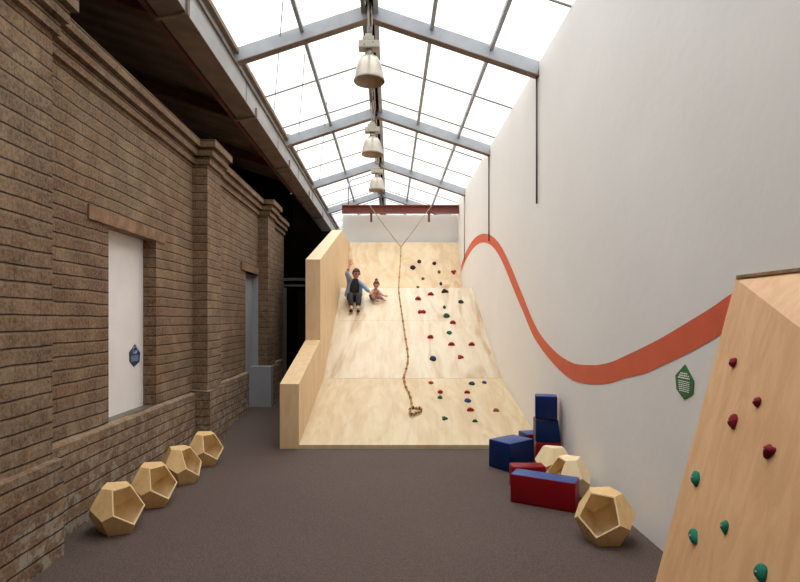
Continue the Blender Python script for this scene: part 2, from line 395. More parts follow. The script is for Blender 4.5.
# end of the aisle, its gloom put into near-black walls, with pale door frame
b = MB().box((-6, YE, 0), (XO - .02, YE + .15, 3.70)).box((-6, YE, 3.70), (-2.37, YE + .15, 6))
struct(MB().box((-2.45, YE + .152, 0), (-2.32, YB, 4.615)).build('wall_aisle_shade', M['shade_black']))  # added sheet, coloured black to fill in the shade under the gutter
struct(b.build('wall_aisle_end', M['shade_black']))
d = MB().box((-2.18, YE - .05, 0), (-1.62, YE - .005, 2.3))
for i in range(8): d.box((-2.17 + i * .07, YE - .065, .02), (-2.13 + i * .07, YE - .05, 2.26))
door = struct(d.build('door_2', M['dark']))
f = MB().box((-2.43, YE - .5, .3), (-2.36, YE - .42, 2.34)); f.build('door_post', M['aisle_metal'], door)
f = MB().box((-1.80, YE - .2, .6), (-1.76, YE - .1, 2.3)); f.build('door_post', M['aisle_metal'], door)
f = MB().box((-2.43, YE - .5, 2.50), (-1.42, YE - .44, 2.56)).box((-2.43, YE - .5, 2.37), (-1.42, YE - .46, 2.41)); f.build('door_head', M['aisle_metal'], door)

# dark void behind the brick wall
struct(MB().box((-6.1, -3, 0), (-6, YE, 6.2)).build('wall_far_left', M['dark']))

# ------------------------------------------------------------------ eaves of the brick building
GX0, GX1, GZ0, GZ1 = -2.0, -2.29, 4.64, 4.93
g = thing('box_gutter', 'long pale grey steel box gutter along the eaves above the brick wall', 'gutter', (GX0, 8, GZ0))
b = MB().box((GX0, -3, GZ0 + .01), (GX0 - .015, YB, GZ1)); b.build('fascia', M['gutter'], g)
b = MB().box((GX0 + .004, -3, GZ0), (GX1, YB, GZ0 + .012)); b.build('soffit_plate', M['soffit'], g)
b = MB().box((GX0 + .03, -3, GZ1), (GX0 - .06, YB, GZ1 + .02)); b.build('lip', M['ridge'], g)
for i in range(11):
    b = MB(); b.box((GX0 + .006, -1 + i * 2.1, GZ0), (GX0 + .0, -.985 + i * 2.1, GZ1)); b.box((GX0, -1 + i * 2.1, GZ0 - .004), (GX1, -.985 + i * 2.1, GZ0))
    b.build('joint', M['ridge'], g)
for y in (2.6, 5.22, 7.92, 10.54, 13.1, 15.8):
    b = MB().bar((-2.31, y + .02, GZ0 - .05), (GX0 + .01, y, GZ0 - .012), .035, .02).box((GX0 + .002, y - .012, GZ0 - .02), (GX0 + .025, y + .012, GZ0 + .13))
    b.build('strap', M['soffit'], g)
tag(MB().box((GX1 - .003, -3, GZ0 - .02), (GX1 - .015, YB, GZ0 + .12)).box((GX1 - .003, -3, GZ0 - .02), (GX1 - .07, YB, GZ0 - .005)).build('eaves_angle', M['darkred'], loc=(GX1, 8, GZ0)),
    'dark red steel angle running along the inner edge of the gutter', 'steel angle')
def dz(x): return 4.78 + .34 * (-2.30 - x)
b = MB(); n = 175
ys = [-3 + (YE + 3) * i / n for i in range(n + 1)]; prof = [0, .03, .03, 0]
vs_ = []
for i, y in enumerate(ys): 
    z = prof[i % 4]
    vs_ += [(-2.30, y, dz(-2.30) + z), (-6, y, dz(-6) + z)]
b.add(vs_, [(2 * i, 2 * i + 1, 2 * i + 3, 2 * i + 2) for i in range(n)])
vs2 = [(x, y, z + .05) for x, y, z in vs_]; b.add(vs2, [(2 * i, 2 * i + 2, 2 * i + 3, 2 * i + 1) for i in range(n)])
struct(b.build('ceiling_aisle', M['deck']))
# closes the strip between the decking and the glazed roof
struct(MB().box((-2.02, -3, GZ1 + .02), (-2.08, YB, 5.2)).build('trim_4', M['gutter']))
for i, y in enumerate((2.6, 5.22, 7.92, 10.54)):
    r = thing('eaves_rafter', ['', 'dark red rafter under the decking nearest the viewer', 'dark red rafter under the decking above the second brick pier', 'dark red rafter under the decking farthest along the brick wall'][i] if i else 'dark red rafter under the decking above the near brick pier', 'rafter', (-2.4, y, 4.7), 'rafters under the side decking')
    z0, z1 = dz(-2.34) - .10, dz(-5.9) - .10
    MB().bar((-2.34, y, z0), (-5.9, y, z1), .012, .15).build('web', M['darkred'], r)
    b = MB().bar((-2.34, y, z0 - .075), (-5.9, y, z1 - .075), .09, .014).bar((-2.34, y, z0 + .075), (-5.9, y, z1 + .075), .09, .014); b.build('flange', M['darkred'], r)

# ------------------------------------------------------------------ glazed roof
def rz(x):   # centre line of the trusses
    return AZ - .338 * (x - AX) if x > AX else AZ - .328 * (AX - x)
GL = .105
b = MB()
b.add([(AX, SKY0, AZ + GL), (XR + .02, SKY0, rz(XR) + GL), (XR + .02, SKY1, rz(XR) + GL), (AX, SKY1, AZ + GL)], [(0, 1, 2, 3)])
b.add([(AX, SKY0, AZ + GL), (-2.06, SKY0, rz(-2.06) + GL), (-2.06, SKY1, rz(-2.06) + GL), (AX, SKY1, AZ + GL)], [(0, 3, 2, 1)])
roof = struct(b.build('window_2', M['sheet']))
k = 0
y = 2.9
ybars = [5.675 + 1.377 * i for i in range(-2, 11)]
for y in ybars:
    for x0, x1 in ((AX, XR), (AX, -2.06)):
        MB().bar((x0, y, rz(x0) + GL - .025), (x1, y, rz(x1) + GL - .02), .016, .02).build('glazing_bar', M['ridge'], roof)
# opaque ends of the roof
for nm, y0, y1 in (('ceiling_front', -3, SKY0),):
    b = MB()
    b.prism([(AX, y0, AZ + GL), (XR + .3, y0, rz(XR + .3) + GL), (XR + .3, y0, rz(XR + .3) + GL + .05), (AX, y0, AZ + GL + .05)], (0, y1 - y0, 0))
    b.prism([(AX, y0, AZ + GL), (-2.1, y0, rz(-2.1) + GL), (-2.1, y0, rz(-2.1) + GL + .05), (AX, y0, AZ + GL + .05)], (0, y1 - y0, 0))
    struct(b.build(nm, M['gable']))
# trusses
lab = ['nearest grey steel roof rafter pair, spanning above the first hanging lamp', 'second grey steel roof rafter pair, just beyond the first hanging lamp',
       'third grey steel roof rafter pair, just beyond the second hanging lamp', 'farthest grey steel roof rafter pair, behind the red brown beam']
lab[0] = 'nearest and largest grey steel roof rafter pair, meeting above the first hanging lamp'
for i, y in enumerate((6.94, 10.3, 13.7, 17.0)):
    t = thing('roof_truss', lab[i], 'roof truss', (AX, y, AZ), 'steel rafter pairs under the glazed roof')
    for x1 in (XR, -2.02):
        MB().bar((AX, y, AZ), (x1, y, rz(x1)), .09, .18).build('rafter', M['steel'], t)
        MB().bar((AX, y, AZ - .095), (x1, y, rz(x1) - .095), .12, .010).build('flange', M['soffit'], t)
# purlins
for x, w_, l in ((-1.14, .048, 'grey steel purlin halfway up the left slope of the glazed roof'), (.54, .048, 'grey steel purlin on the right roof slope, nearer the ridge'),
              (1.31, .048, 'grey steel purlin on the right roof slope, nearer the white wall'), (-1.99, .07, 'pale steel tube along the foot of the left roof slope')):
    o = MB().box((x - w_ / 2, SKY0, rz(x) + .02), (x + w_ / 2, SKY1, rz(x) + .08)).build('roof_purlin', M['steel'] if w_ < .065 else M['soffit'], loc=(x, 8, rz(x)))
    tag(o, l, 'purlin', 'purlins of the glazed roof')
r = thing('ridge_beam', 'twin steel ridge beam with cable tray running down the glazed roof', 'ridge beam', (AX, 8, AZ))
MB().box((AX - .11, SKY0, AZ - .03), (AX - .06, SKY1, AZ + .10)).build('channel', M['ridge'], r)
MB().box((AX + .05, SKY0, AZ - .03), (AX + .11, SKY1, AZ + .10)).build('channel', M['steel'], r)
MB().box((AX - .055, SKY0, AZ + .06), (AX + .045, SKY1, AZ + .09)).build('cable_tray', M['dark'], r)
MB().box((AX - .03, SKY0, AZ + .0), (AX - .005, SKY1, AZ + .03)).build('conduit', M['lampbox'], r)
# bracing wires
wires = [((283, 0), (273.5, 118)), ((305, 52), (297, 157)), ((327, 100), (319, 186))]
for i, (a, c) in enumerate(wires):
    def on(px, py):
        u = (px - 390) / F; v = (318 - py) / F   # z = EYE+vY ; x = uY ; z = AZ-.313*(AX-x)+.05
        Y = (AZ - .328 * AX + .06 - EYE) / (v - .328 * u); return Vector((u * Y, Y, EYE + v * Y))
    o = MB().tube([on(*a), on(*c)], .006, 6).build('bracing_wire', M['cable'], loc=on(*a))
    tag(o, ['thin diagonal bracing wire left of the nearest hanging lamp', 'thin diagonal bracing wire between the first and second rafter pairs', 'thin diagonal bracing wire between second and third rafter pairs'][i], 'wire', 'bracing wires under the left roof slope')
# hanging rods against the white wall
for i, y in enumerate((6.94, 10.3, 13.7)):
    o = MB().tube([(XR - .02, y, rz(XR) - .06), (XR - .02, y, 3.14)], .012, 8).build('wall_rod', M['cable'] if i < 2 else M['gutter'], loc=(XR - .02, y, 3.14))
    tag(o, ['thin dark rod hanging down the white wall, nearest and longest in view', 'thin dark rod on the white wall ending on the orange stripe crest', 'thin rod on the white wall beside the top of the ramp'][i], 'rod', 'rods hanging down the white wall')

# ------------------------------------------------------------------ lamps
def lamp(loc, label):
    t = thing('high_bay_lamp', label, 'ceiling lamp', (0, 0, 0), 'high bay lamps under the ridge')
    prof = [(.042, .33), (.05, .327), (.078, .315), (.108, .292), (.136, .25), (.155, .20), (.170, .145), (.181, .085), (.190, .03), (.197, .0), (.193, -.004), (.187, .03), (.174, .09), (.162, .145), (.146, .20), (.125, .245), (.08, .28), (.0, .295)]
    MB().lathe(prof[:11]).build('shade', M['lamp'], t)
    MB().lathe(prof[10:]).build('reflector', M['lampin'], t)
    MB().lathe([(0, .395), (.045, .395), (.045, .36), (.052, .35), (.052, .335), (.03, .325), (0, .325)], n=16).build('neck', M['lamp'], t)
    MB().ball((0, 0, .17), .045, sz=1.6).build('bulb', M['lampbox'], t)
    bx = MB().box((-.135, -.075, .40), (.135, .075, .49)).box((-.085, -.07, .49), (.06, .07, .545)).box((-.05, -.04, .555), (.03, .04, .59))
    g_ = bx.build('gear_box', M['lampbox'], t, bevel=.008)
    for sx, sz_ in ((.05, .46), (-.06, .43)): MB().ball((sx, -.078, sz_), .007).build('screw', M['bolt'], g_)
    MB().tube([(-.01, 0, .585), (-.01, 0, AZ + .02 - loc[2])], .012, 8).tube([(.03, 0, .58), (.035, .0, .75), (.02, 0, AZ - loc[2])], .006, 6).build('suspension', M['lampbox'], t)
    b = MB().tube([(.0, -.018, .62), (.022, -.02, .64), (.022, -.02, .67), (0, -.018, .69), (-.022, -.02, .67), (-.022, -.02, .64), (0, -.018, .62)], .006, 6); b.build('hook', M['steel'], t)
    t.location = loc; return t
for x, y, l in ((369.3, 6.7, 'nearest and largest aluminium bell lamp hanging from the ridge'), (372.3, 9.7, 'middle aluminium bell lamp hanging from the ridge'), (377, 12.45, 'farthest and smallest aluminium bell lamp, above the red brown beam')):
    lamp(((x - 390) * y / F, y, 4.622), l)
Y = 12.5
o = MB().tube(smooth_path([P(371, 174, Y), P(362, 177, Y), P(354, 179.3, Y), P(350.5, 181, Y), P(348.8, 184, Y), P(348.5, 190, Y), P(348.4, 196, 13.4), P(348.4, 206, 14.9)]), .014, 8).build('bent_conduit', M['steel'], loc=P(371, 174, Y))
tag(o, 'thin bent grey conduit curving down from the farthest lamp', 'conduit')

# ------------------------------------------------------------------ red brown beam
bm_ = thing('steel_beam', 'red brown steel I beam spanning above the top of the ramp', 'beam', (.3, 14.9, 4.58))
b = MB().box((-1.34, 14.9, 4.60), (XR, 14.93, 4.79)); b.build('web', M['beam'], bm_)
b = MB().box((-1.34, 14.82, 4.775), (XR, 15.02, 4.797)).box((-1.34, 14.82, 4.585), (XR, 15.02, 4.607)); b.build('flange', M['beam'], bm_)
for x in (371.2, 429):
    p = P(x, 213, 14.85)
    MB().box((p.x - .03, 14.85, 4.33), (p.x + .03, 14.91, 4.59)).build('bracket', M['darkred'], bm_)

# ------------------------------------------------------------------ the ramp
rampo = thing('climbing_ramp', 'tall birch plywood climbing slide with stepped left parapet, filling the far end', 'climbing slide', (.4, D1, 0))
prof = [(D1, .05), (9.2, .61), (12.53, 2.355), (14.15, 2.40), (15.12, 3.80)]
def sheet(name, a, c, mat, th=.022, x0=XL, x1=XR - .004, extra=None):
    d = Vector((0, c[0] - a[0], c[1] - a[1])).normalized(); n_ = Vector((0, -d.z, d.y))
    poly = [Vector((x0, a[0], a[1])), Vector((x0, c[0], c[1])), Vector((x0, c[0], c[1])) - n_ * th, Vector((x0, a[0], a[1])) - n_ * th]
    return MB().prism(poly, (x1 - x0, 0, 0)).build(name, mat, rampo)
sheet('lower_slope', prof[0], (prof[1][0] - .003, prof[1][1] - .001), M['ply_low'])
s2 = (11.08, .61 + (11.08 - 9.2) * .52402)
sheet('upper_slope', (prof[1][0] + .003, prof[1][1] + .0015), (s2[0] - .0015, s2[1] - .0008), M['ply'])
sheet('upper_slope', (s2[0] + .0015, s2[1] + .0008), prof[2], M['ply'])
sheet('landing', prof[2], prof[3], M['ply'])
sheet('top_slope', prof[3], prof[4], M['ply_top'])
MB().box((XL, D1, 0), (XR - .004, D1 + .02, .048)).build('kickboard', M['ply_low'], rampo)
MB().box((XL, 15.12, 3.70), (XR - .004, 15.14, 3.80)).build('top_edge', M['ply_edge'], rampo)
# parapet outline (Y, z)
pp = [(D1, 0), (D1, .82), (8.77, 1.29), (8.77, 2.615), (12.76, 3.755), (15.15, 3.755), (15.15, 0)]
MB().prism([(XL, y, z) for y, z in pp[:3]] + [(XL, 8.77, 0)], (XO - XL, 0, 0)).build('parapet', M['ply_side'], rampo, bevel=.004)
MB().prism([(XL, 8.771, 0)] + [(XL, y + (.001 if y < 9 else 0), z) for y, z in pp[3:]], (XO - XL, 0, 0)).build('parapet', M['ply_side'], rampo, bevel=.004)

def ramp_hit(px, py):
    u = (px - 390) / F; v = (318 - py) / F
    for i in range(4):
        (y0, z0), (y1, z1) = prof[i], prof[i + 1]
        s = (z1 - z0) / (y1 - y0)      # EYE+vY = z0+s(Y-y0)
        Y = (z0 - s * y0 - EYE) / (v - s)
        if y0 - 1e-6 <= Y <= y1 and i != 2:
            n_ = Vector((0, -s, 1)).normalized()
            return Vector((u * Y, Y, EYE + v * Y)), n_
    return None

# ------------------------------------------------------------------ climbing holds
def hold(pos, nrm, w_, h_, d_, kind, mat, label, seed, group, rot=0, bolt=False):
    rr = random.Random(seed)
    bm = bmesh.new(); bmesh.ops.create_icosphere(bm, subdivisions=3, radius=1)
    off = Vector((rr.uniform(-50, 50),) * 3)
    for v in bm.verts:
        p = v.co.copy()
        k = 1 + .16 * noise.noise(p * 1.3 + off) + .05 * noise.noise(p * 4 + off)
        if kind == 'dome': k *= 1
        elif kind == 'wedge': p.z *= .55 + .45 * (p.y * .5 + .5); p.x *= 1 - .35 * max(0, -p.y)
        elif kind == 'drop': p.x *= 1 - .55 * max(0, -p.y); p.z *= 1 - .3 * abs(p.y)
        elif kind == 'double': p.y *= .35 + .9 * abs(p.x) ** 1.2 if abs(p.x) < .6 else .85; p.z *= .45 + .7 * min(abs(p.x), .7)
        elif kind == 'knob': k *= 1 + .35 * math.sin(3 * math.atan2(p.y, p.x) + off.x) * (1 - abs(p.z))
        elif kind == 'pinch': p.x *= .75; p.z *= 1.1
        elif kind == 'jug': p.z *= 1 - .6 * max(0, 1 - ((p.x / .6) ** 2 + ((p.y - .3) / .35) ** 2))
        elif kind == 'facet': q = [round(c * 2.0) / 2.0 for c in p]; p = p * .45 + Vector(q) * .55
        if kind == 'shelf': p.y = max(p.y, -.35)
        p = p * k
        if p.z < -.12: p.z = -.12
        v.co = Vector((p.x * w_ / 2, p.y * h_ / 2, p.z * d_))
    me = bpy.data.meshes.new('climbing_hold'); bm.to_mesh(me); bm.free(); me.materials.append(mat)
    for p in me.polygons: p.use_smooth = kind != 'facet'
    o = bpy.data.objects.new('climbing_hold', me); C.objects.link(o)
    n_ = nrm.normalized(); xa = Vector((1, 0, 0)); 
    if abs(n_.x) > .5: xa = Vector((0, -1, 0))
    xa = (xa - n_ * xa.dot(n_)).normalized(); ya = n_.cross(xa)
    m3 = Matrix((xa, ya, n_)).transposed() @ Matrix.Rotation(rot, 3, 'Z')
    o.matrix_world = Matrix.Translation(pos + n_ * .003) @ m3.to_4x4()
    tag(o, label, 'climbing hold', group)
    if bolt:
        z = max(v.co.z for v in me.vertices if abs(v.co.x) < w_ * .2 and abs(v.co.y) < h_ * .2)
        m = MB().lathe([(0, z + .001), (.005, z + .001), (.006, z - .006), (.0, z - .01)], n=10)
        bo = m.build('bolt', M['lamp']); bo.parent = o
    return o
G = 'climbing holds on the far ramp'
HL = [
 (419.2, 260.8, 4.2, 'dome', 'h_black', 'black hold on the top slope, right of rope, highest of all'),
 (412.9, 266.8, 5.6, 'wedge', 'h_black', 'black hold on the top slope nearest the rope join'),
 (434.3, 262.6, 4.2, 'dome', 'h_black', 'small black hold high in the middle of the top slope'),
 (439.0, 271.1, 4.2, 'pinch', 'h_brown', 'brown upright hold on the top slope below the small black one'),
 (453.5, 271.3, 4.6, 'knob', 'h_red', 'only red hold on the top slope, nearest its right edge'),
 (422.9, 277.8, 3.2, 'dome', 'h_olive', 'tiny olive hold in the middle of the top slope, left half'),
 (440.8, 283.0, 4.0, 'pinch', 'h_green', 'dark green hold on the top slope just above the landing seam'),
 (417.9, 286.3, 3.0, 'dome', 'h_olive', 'tiny olive hold on the top slope at the landing seam, nearest rope'),
 (444.6, 290.8, 6.0, 'knob', 'h_black', 'large black hold right below the landing seam'),
 (430.7, 294.0, 6.2, 'shelf', 'h_red', 'flat red hold just below the landing seam, left of large black one'),
 (418.1, 298.6, 6.4, 'shelf', 'h_red', 'red hold beside the rope, highest red one below the landing seam on the left'),
 (460.9, 301.4, 5.4, 'jug', 'h_black', 'black hold nearest the white wall, high on the middle slope'),
 (444.3, 306.7, 4.2, 'pinch', 'h_black', 'small black hold above the green oval one on the middle slope'),
 (421.6, 311.4, 8.4, 'double', 'h_red', 'wide double lobed red hold right of the rope'),
 (446.4, 315.3, 6.4, 'jug', 'h_green', 'green oval hold on the middle slope below the small black one'),
 (452.9, 322.4, 6.2, 'shelf', 'h_red', 'red hold between the green oval and the green wedge on the middle slope'),
 (449.3, 332.3, 5.4, 'wedge', 'h_green', 'green wedge hold halfway down the middle slope'),
 (430.4, 336.9, 6.4, 'shelf', 'h_red', 'red hold halfway down the middle slope, nearest the rope'),
 (451.4, 344.1, 6.4, 'shelf', 'h_red', 'red hold directly below the green wedge, left of an equal red one'),
 (471.7, 344.1, 6.4, 'shelf', 'h_red', 'red hold on the middle slope nearest the white wall'),
 (433.0, 358.2, 6.8, 'jug', 'h_navy', 'dark blue oval hold low on the middle slope'),
 (460.3, 356.5, 5.4, 'knob', 'h_red', 'small red hold low on the middle slope, right of dark blue oval'),
 (431.0, 382.4, 5.2, 'drop', 'h_red', 'red hold just below the lower seam, nearest the rope'),
 (471.9, 383.3, 6.6, 'wedge', 'h_navy', 'dark navy wedge hold just below the lower seam'),
 (484.3, 382.1, 4.4, 'facet', 'h_blue', 'bright blue square hold just below the lower seam'),
 (440.3, 391.7, 5.4, 'facet', 'h_red', 'square red hold directly above the green one on the lower slope'),
 (439.9, 397.1, 4.8, 'facet', 'h_green', 'green hold directly below the square red one on the lower slope'),
 (467.1, 392.2, 6.0, 'shelf', 'h_red', 'red hold below the navy wedge on the lower slope'),
 (467.8, 400.4, 7.0, 'wedge', 'h_navy', 'dark blue green hold between two red ones on the lower slope'),
 (470.3, 409.9, 7.2, 'shelf', 'h_red', 'largest red hold, lowest red one on the lower slope'),
 (496.0, 410.3, 6.0, 'shelf', 'h_brown', 'brown hold on the lower slope nearest the blue blocks'),
 (444.5, 418.1, 5.6, 'knob', 'h_green', 'green hold low on the lower slope, right of the rope coil'),
 (475.0, 420.9, 5.4, 'shelf', 'h_green', 'flat dark green hold, lowest of all on the ramp'),
]
for i, (px, py, s, kd, mt, lb) in enumerate(HL):
    p, n_ = ramp_hit(px, py + .9)
    wd = s * p.y / F
    hold(p, n_, wd, wd * (1.0 if n_.z < .8 else 1.15), wd * .42, kd, M[mt], lb, i + 1, G)

# ------------------------------------------------------------------ leaning panel in the foreground right
A = Vector((XR - .03, 2.927, 1.866)); B = Vector((1.513, 3.09, 0)); Fp = Vector((1.692, 2.2, 1.609))
B2 = Vector((1.45, 3.0, 0))
Fd = (Fp - A)
F2 = A + Fd * 2.0                     # fold line continued towards the viewer
T2 = Vector((XR - .03, F2.y, 1.866))
n_main = (B2 - A).cross(Fp - A).normalized()
if n_main.x > 0: n_main = -n_main
def on_main(y, z):                    # x on the main facet
    return A.x - (n_main.y * (y - A.y) + n_main.z * (z - A.z)) / n_main.x
B3 = Vector((on_main(F2.y, 0), F2.y, 0))
pan = thing('leaning_climbing_wall', 'large pine plywood climbing panel leaning on the white wall, nearest the viewer', 'climbing wall', (1.6, 2.4, 0))
def plate(name, pts, mat, th=.018, par=pan):
    n_ = (pts[1] - pts[0]).cross(pts[2] - pts[0]).normalized()
    if n_.x > 0: n_ = -n_
    return MB().prism(pts, -n_ * th).build(name, mat, par)
plate('main_facet', [A, B2, B3, F2], M['ply_panel'])
plate('top_facet', [A, F2, T2], M['ply_panel'])
plate('side_facet', [A, B, B2], M['ply_panel'])
MB().prism([B, A, Vector((XR - .03, 3.0, 0))], (0, -.018, 0)).build('end_board', M['ply_panel'], pan)
MB().prism([A + Vector((0, 0, .0)), A + Vector((-.012, -.02, .0)), A + Vector((-.012, -.02, .016)), A + Vector((0, 0, .016))], (0, T2.y - A.y, 0)).build('top_edge', M['ply_edge'], pan)
def pan_hit(px, py):
    d = Vector(((px - 390) / F, 1, (318 - py) / F)); o = Vector((0, 0, EYE))
    t = (A - o).dot(n_main) / d.dot(n_main); return o + d * t
PH = [
 (733.2, 362, 8.5, 9.5, 'dome', 'h_maroon', 'maroon round hold on the leaning panel, highest of all', 0),
 (757.1, 401.9, 9.5, 10.5, 'drop', 'h_maroon', 'maroon pointed hold on the leaning panel, below the highest one', 0),
 (733.2, 421.4, 11, 16, 'drop', 'h_maroon', 'long maroon teardrop hold on the leaning panel', .1),
 (769.5, 450.7, 12, 11, 'knob', 'h_maroon', 'knobbly maroon hold on the leaning panel, farthest right', .4),
 (696.1, 477.9, 10, 15, 'dome', 'h_teal', 'green oval hold near the left edge of the leaning panel', .25),
 (693.6, 536.2, 11, 17, 'wedge', 'h_teal', 'large green angular hold at the lower left of the leaning panel', .7),
 (724.9, 526.7, 9, 14, 'drop', 'h_teal', 'slim green pointed hold low in the middle of the leaning panel', .1),
 (761.4, 573, 15, 18, 'wedge', 'h_teal', 'green hold cut by the bottom of the picture on leaning panel', .4)]
for i, (px, py, w_, h_, kd, mt, lb, ro) in enumerate(PH):
    p = pan_hit(px + 1.3, py + .8); s = p.y / F; ro += .35
    fore = abs(n_main.dot(Vector((0, 1, 0)))) 
    hold(p, n_main, w_ * s * 1.25, h_ * s * 1.05, w_ * s * .5, kd, M[mt], lb, 70 + i, 'climbing holds on the leaning panel', ro, True)

# ------------------------------------------------------------------ orange stripe painted along the white wall
up = [(461.2, 266), (464, 257), (467.5, 249), (472, 241.5), (477, 236.3), (482, 234), (487, 234), (492, 236), (497, 240.5), (502, 247.5), (508, 259.5), (514, 273.5), (519, 286), (524, 298), (532, 318), (540, 333.5), (550, 346), (560, 355.5), (570, 361.5), (578, 364.3), (590, 365), (600, 364.6), (612, 361.8), (625, 356), (645, 346.5), (665, 336), (690, 321), (712, 307.5), (735, 292), (760, 283), (800, 277)]
lo = [(461.2, 272), (464, 264), (467.5, 257), (472, 250), (477, 245), (482, 242.6), (487, 243), (492, 246), (497, 252), (502, 261), (508, 275), (514, 290), (519, 302), (524, 313.5), (532, 333), (540, 346.5), (550, 359.5), (560, 370.5), (570, 378.5), (578, 382), (590, 384.4), (600, 384.4), (612, 382.8), (625, 378.3), (645, 373.4), (665, 364.4), (690, 352.3), (712, 340), (735, 326), (760, 314), (800, 302)]
def dens(l):
    v = smooth_path([(a, c, 0) for a, c in l], 4); return [(p.x, p.y) for p in v]
us, ls = dens(up), dens(lo)
b = MB(); vs_ = []
def wallpt(px, py, off=.003):
    Y = XR * F / (px - 390); return (XR - off, Y, EYE + (318 - py) * Y / F)
for a, c in zip(us, ls): vs_ += [wallpt(*a), wallpt(*c)]
b.add(vs_, [(2 * i, 2 * i + 1, 2 * i + 3, 2 * i + 2) for i in range(len(us) - 1)])
n0 = len(vs_)
o = b.build('painted_stripe', M['orange'], loc=(XR, 6, 1.6)); tag(o, 'wavy orange stripe painted along the white wall', 'wall mural')

# ------------------------------------------------------------------ signs
def sign(name, pts3, nrm, mat, label, rows, ink, frame=None):
    """flat hexagonal sign; rows = (v, width, height) fractions, printed as short strokes"""
    t = thing(name, label, 'sign', pts3[0]); nrm = Vector(nrm)
    MB().prism([Vector(p) + nrm * .006 for p in pts3], -nrm * .005).build('board', mat, t)
    c = sum((Vector(p) for p in pts3), Vector()) / len(pts3)
    zs = [p[2] for p in pts3]; ysn = [p[1] for p in pts3]; H = max(zs) - min(zs); W = max(ysn) - min(ysn)
    rr = random.Random(3); sgn = -1 if nrm.x < 0 else 1
    b = MB()
    for v, wd, hh, sl in rows:
        x = -wd / 2
        while x < wd / 2 - .02:
            l = rr.uniform(.05, .11); l = min(l, wd / 2 - x)
            y0 = c.y + sgn * x * W; y1 = c.y + sgn * (x + l) * W
            z = min(zs) + v * H + sl * (x) * W; z2 = min(zs) + v * H + sl * (x + l) * W; X = c.x + nrm.x * .0075
            b.add([(X, y0, z), (X, y1, z2), (X, y1, z2 + hh * H), (X, y0, z + hh * H)], [(0, 1, 2, 3)] if sgn > 0 else [(3, 2, 1, 0)])
            x += l + .022
    b.build('lettering', ink, t); return t, c, W, H
gp = [(685.7, 364.4), (694.7, 381), (693.7, 393.8), (684.7, 399.3), (677.2, 389.2), (676.1, 375.3)]
rows = [(.72, .40, .04, 0), (.655, .54, .04, 0), (.59, .66, .04, 0)] + [(.50 - i * .056, .64 - i * .02, .026, 0) for i in range(6)]
sign('hexagonal_sign', [wallpt(*p, 0) for p in gp], (-1, 0, 0), M['sign_green'], 'green hexagonal sign with white text on the white wall below the stripe', rows, M['sign_ink'])
bp = [(134.6, 344.2), (139.6, 352.8), (139.0, 361.5), (133.6, 366.8), (129.4, 361.5), (128.9, 352.5)]
XB = -2.65
def bpt(px, py):
    Y = XB * F / (px - 390); return (XB, Y, EYE + (318 - py) * Y / F)
rows = [(.47 - i * .055, .66, .03, 0) for i in range(5)]
t, c, W, H = sign('hexagonal_sign', [bpt(*p) for p in bp], (1, 0, 0), M['sign_blue'], 'dark blue hexagonal sign on the white board of the bricked window', rows, M['sign_ink2'])
b = MB(); X = XB + .0076; zt = c.z + .30 * H
ring = [(X, c.y + math.cos(a) * .045, zt + math.sin(a) * .03) for a in [i * math.pi / 8 for i in range(17)]]
b.tube(ring, .004, 5)
for z in (.24, .18, .12): b.box((X, c.y - .035, c.z + z * H), (X + .001, c.y + .03, c.z + (z + .03) * H))
b.box((X, c.y - .04, c.z + .12 * H), (X + .001, c.y - .02, c.z + .27 * H)); b.box((X, c.y + .025, c.z + .13 * H), (X + .001, c.y + .04, c.z + .26 * H))
b.build('emblem', M['sign_ink2'], t)

# ------------------------------------------------------------------ dodecahedral plywood seats
def dodeca(loc, az, mat, label, s=1.0, inner=None, wide=1.0):
    # twelve five-sided faces; the open one, larger than the rest, looks along +X of the seat
    T = [(.053, -.080, .351), (.053, .080, .351), (-.035, .108, .358), (-.126, 0, .364), (-.035, -.108, .358),
         (.147, -.138, .183), (.147, .138, .183), (-.050, .190, .214), (-.214, 0, .219), (-.050, -.190, .214),
         (.203, 0, .076), (.083, .183, .142), (-.160, .127, .126), (-.160, -.127, .126), (.083, -.183, .142),
         (.158, 0, 0), (.058, .113, 0), (-.106, .080, 0), (-.106, -.080, 0), (.058, -.113, 0)]
    V = [Vector((p[0] * s, p[1] * s * wide, p[2] * s * .965)) for p in T]
    cen = Vector((0, 0, .18 * s))
    fs = [tuple(range(5)), tuple(reversed(range(15, 20)))]
    for k in range(5): fs.append((k, 5 + k, 10 + k, 5 + (k + 1) % 5, (k + 1) % 5))
    for k in range(5): fs.append((15 + k, 15 + (k + 1) % 5, 10 + (k + 1) % 5, 5 + (k + 1) % 5, 10 + k))
    of = 2
    I = [cen + (v - cen) * .925 for v in V]
    t = thing('dodecahedron_seat', label, 'plywood seat', (loc[0], loc[1], 0), 'hollow dodecahedron seats')
    rot = Matrix.Rotation(R(az), 3, 'Z'); ctr = Vector((loc[0], loc[1], 0))
    W = lambda v: rot @ v + ctr
    b = MB()
    for i, f_ in enumerate(fs):
        if i != of: b.add([W(V[j]) for j in f_], [tuple(range(5))])
    b.build('shell', mat, t)
    b = MB()
    for i, f_ in enumerate(fs):
        if i != of: b.add([W(I[j]) for j in f_], [tuple(reversed(range(5)))])
    b.build('lining', inner or M['ply_pale'], t)  # paler plywood colour stands in for light inside the seat
    f_ = fs[of]; cc = sum((V[j] for j in f_), Vector()) / 5
    b = MB(); outer = [V[j] for j in f_]; inn = [cc + (V[j] - cc) * .925 for j in f_]; deep = [I[j] for j in f_]
    for i in range(5):
        j = (i + 1) % 5
        b.add([W(outer[i]), W(outer[j]), W(inn[j]), W(inn[i])], [(0, 1, 2, 3)])
        b.add([W(inn[i]), W(inn[j]), W(deep[j]), W(deep[i])], [(0, 1, 2, 3)])
    b.build('rim', M['ply_rim'], t)
    return t
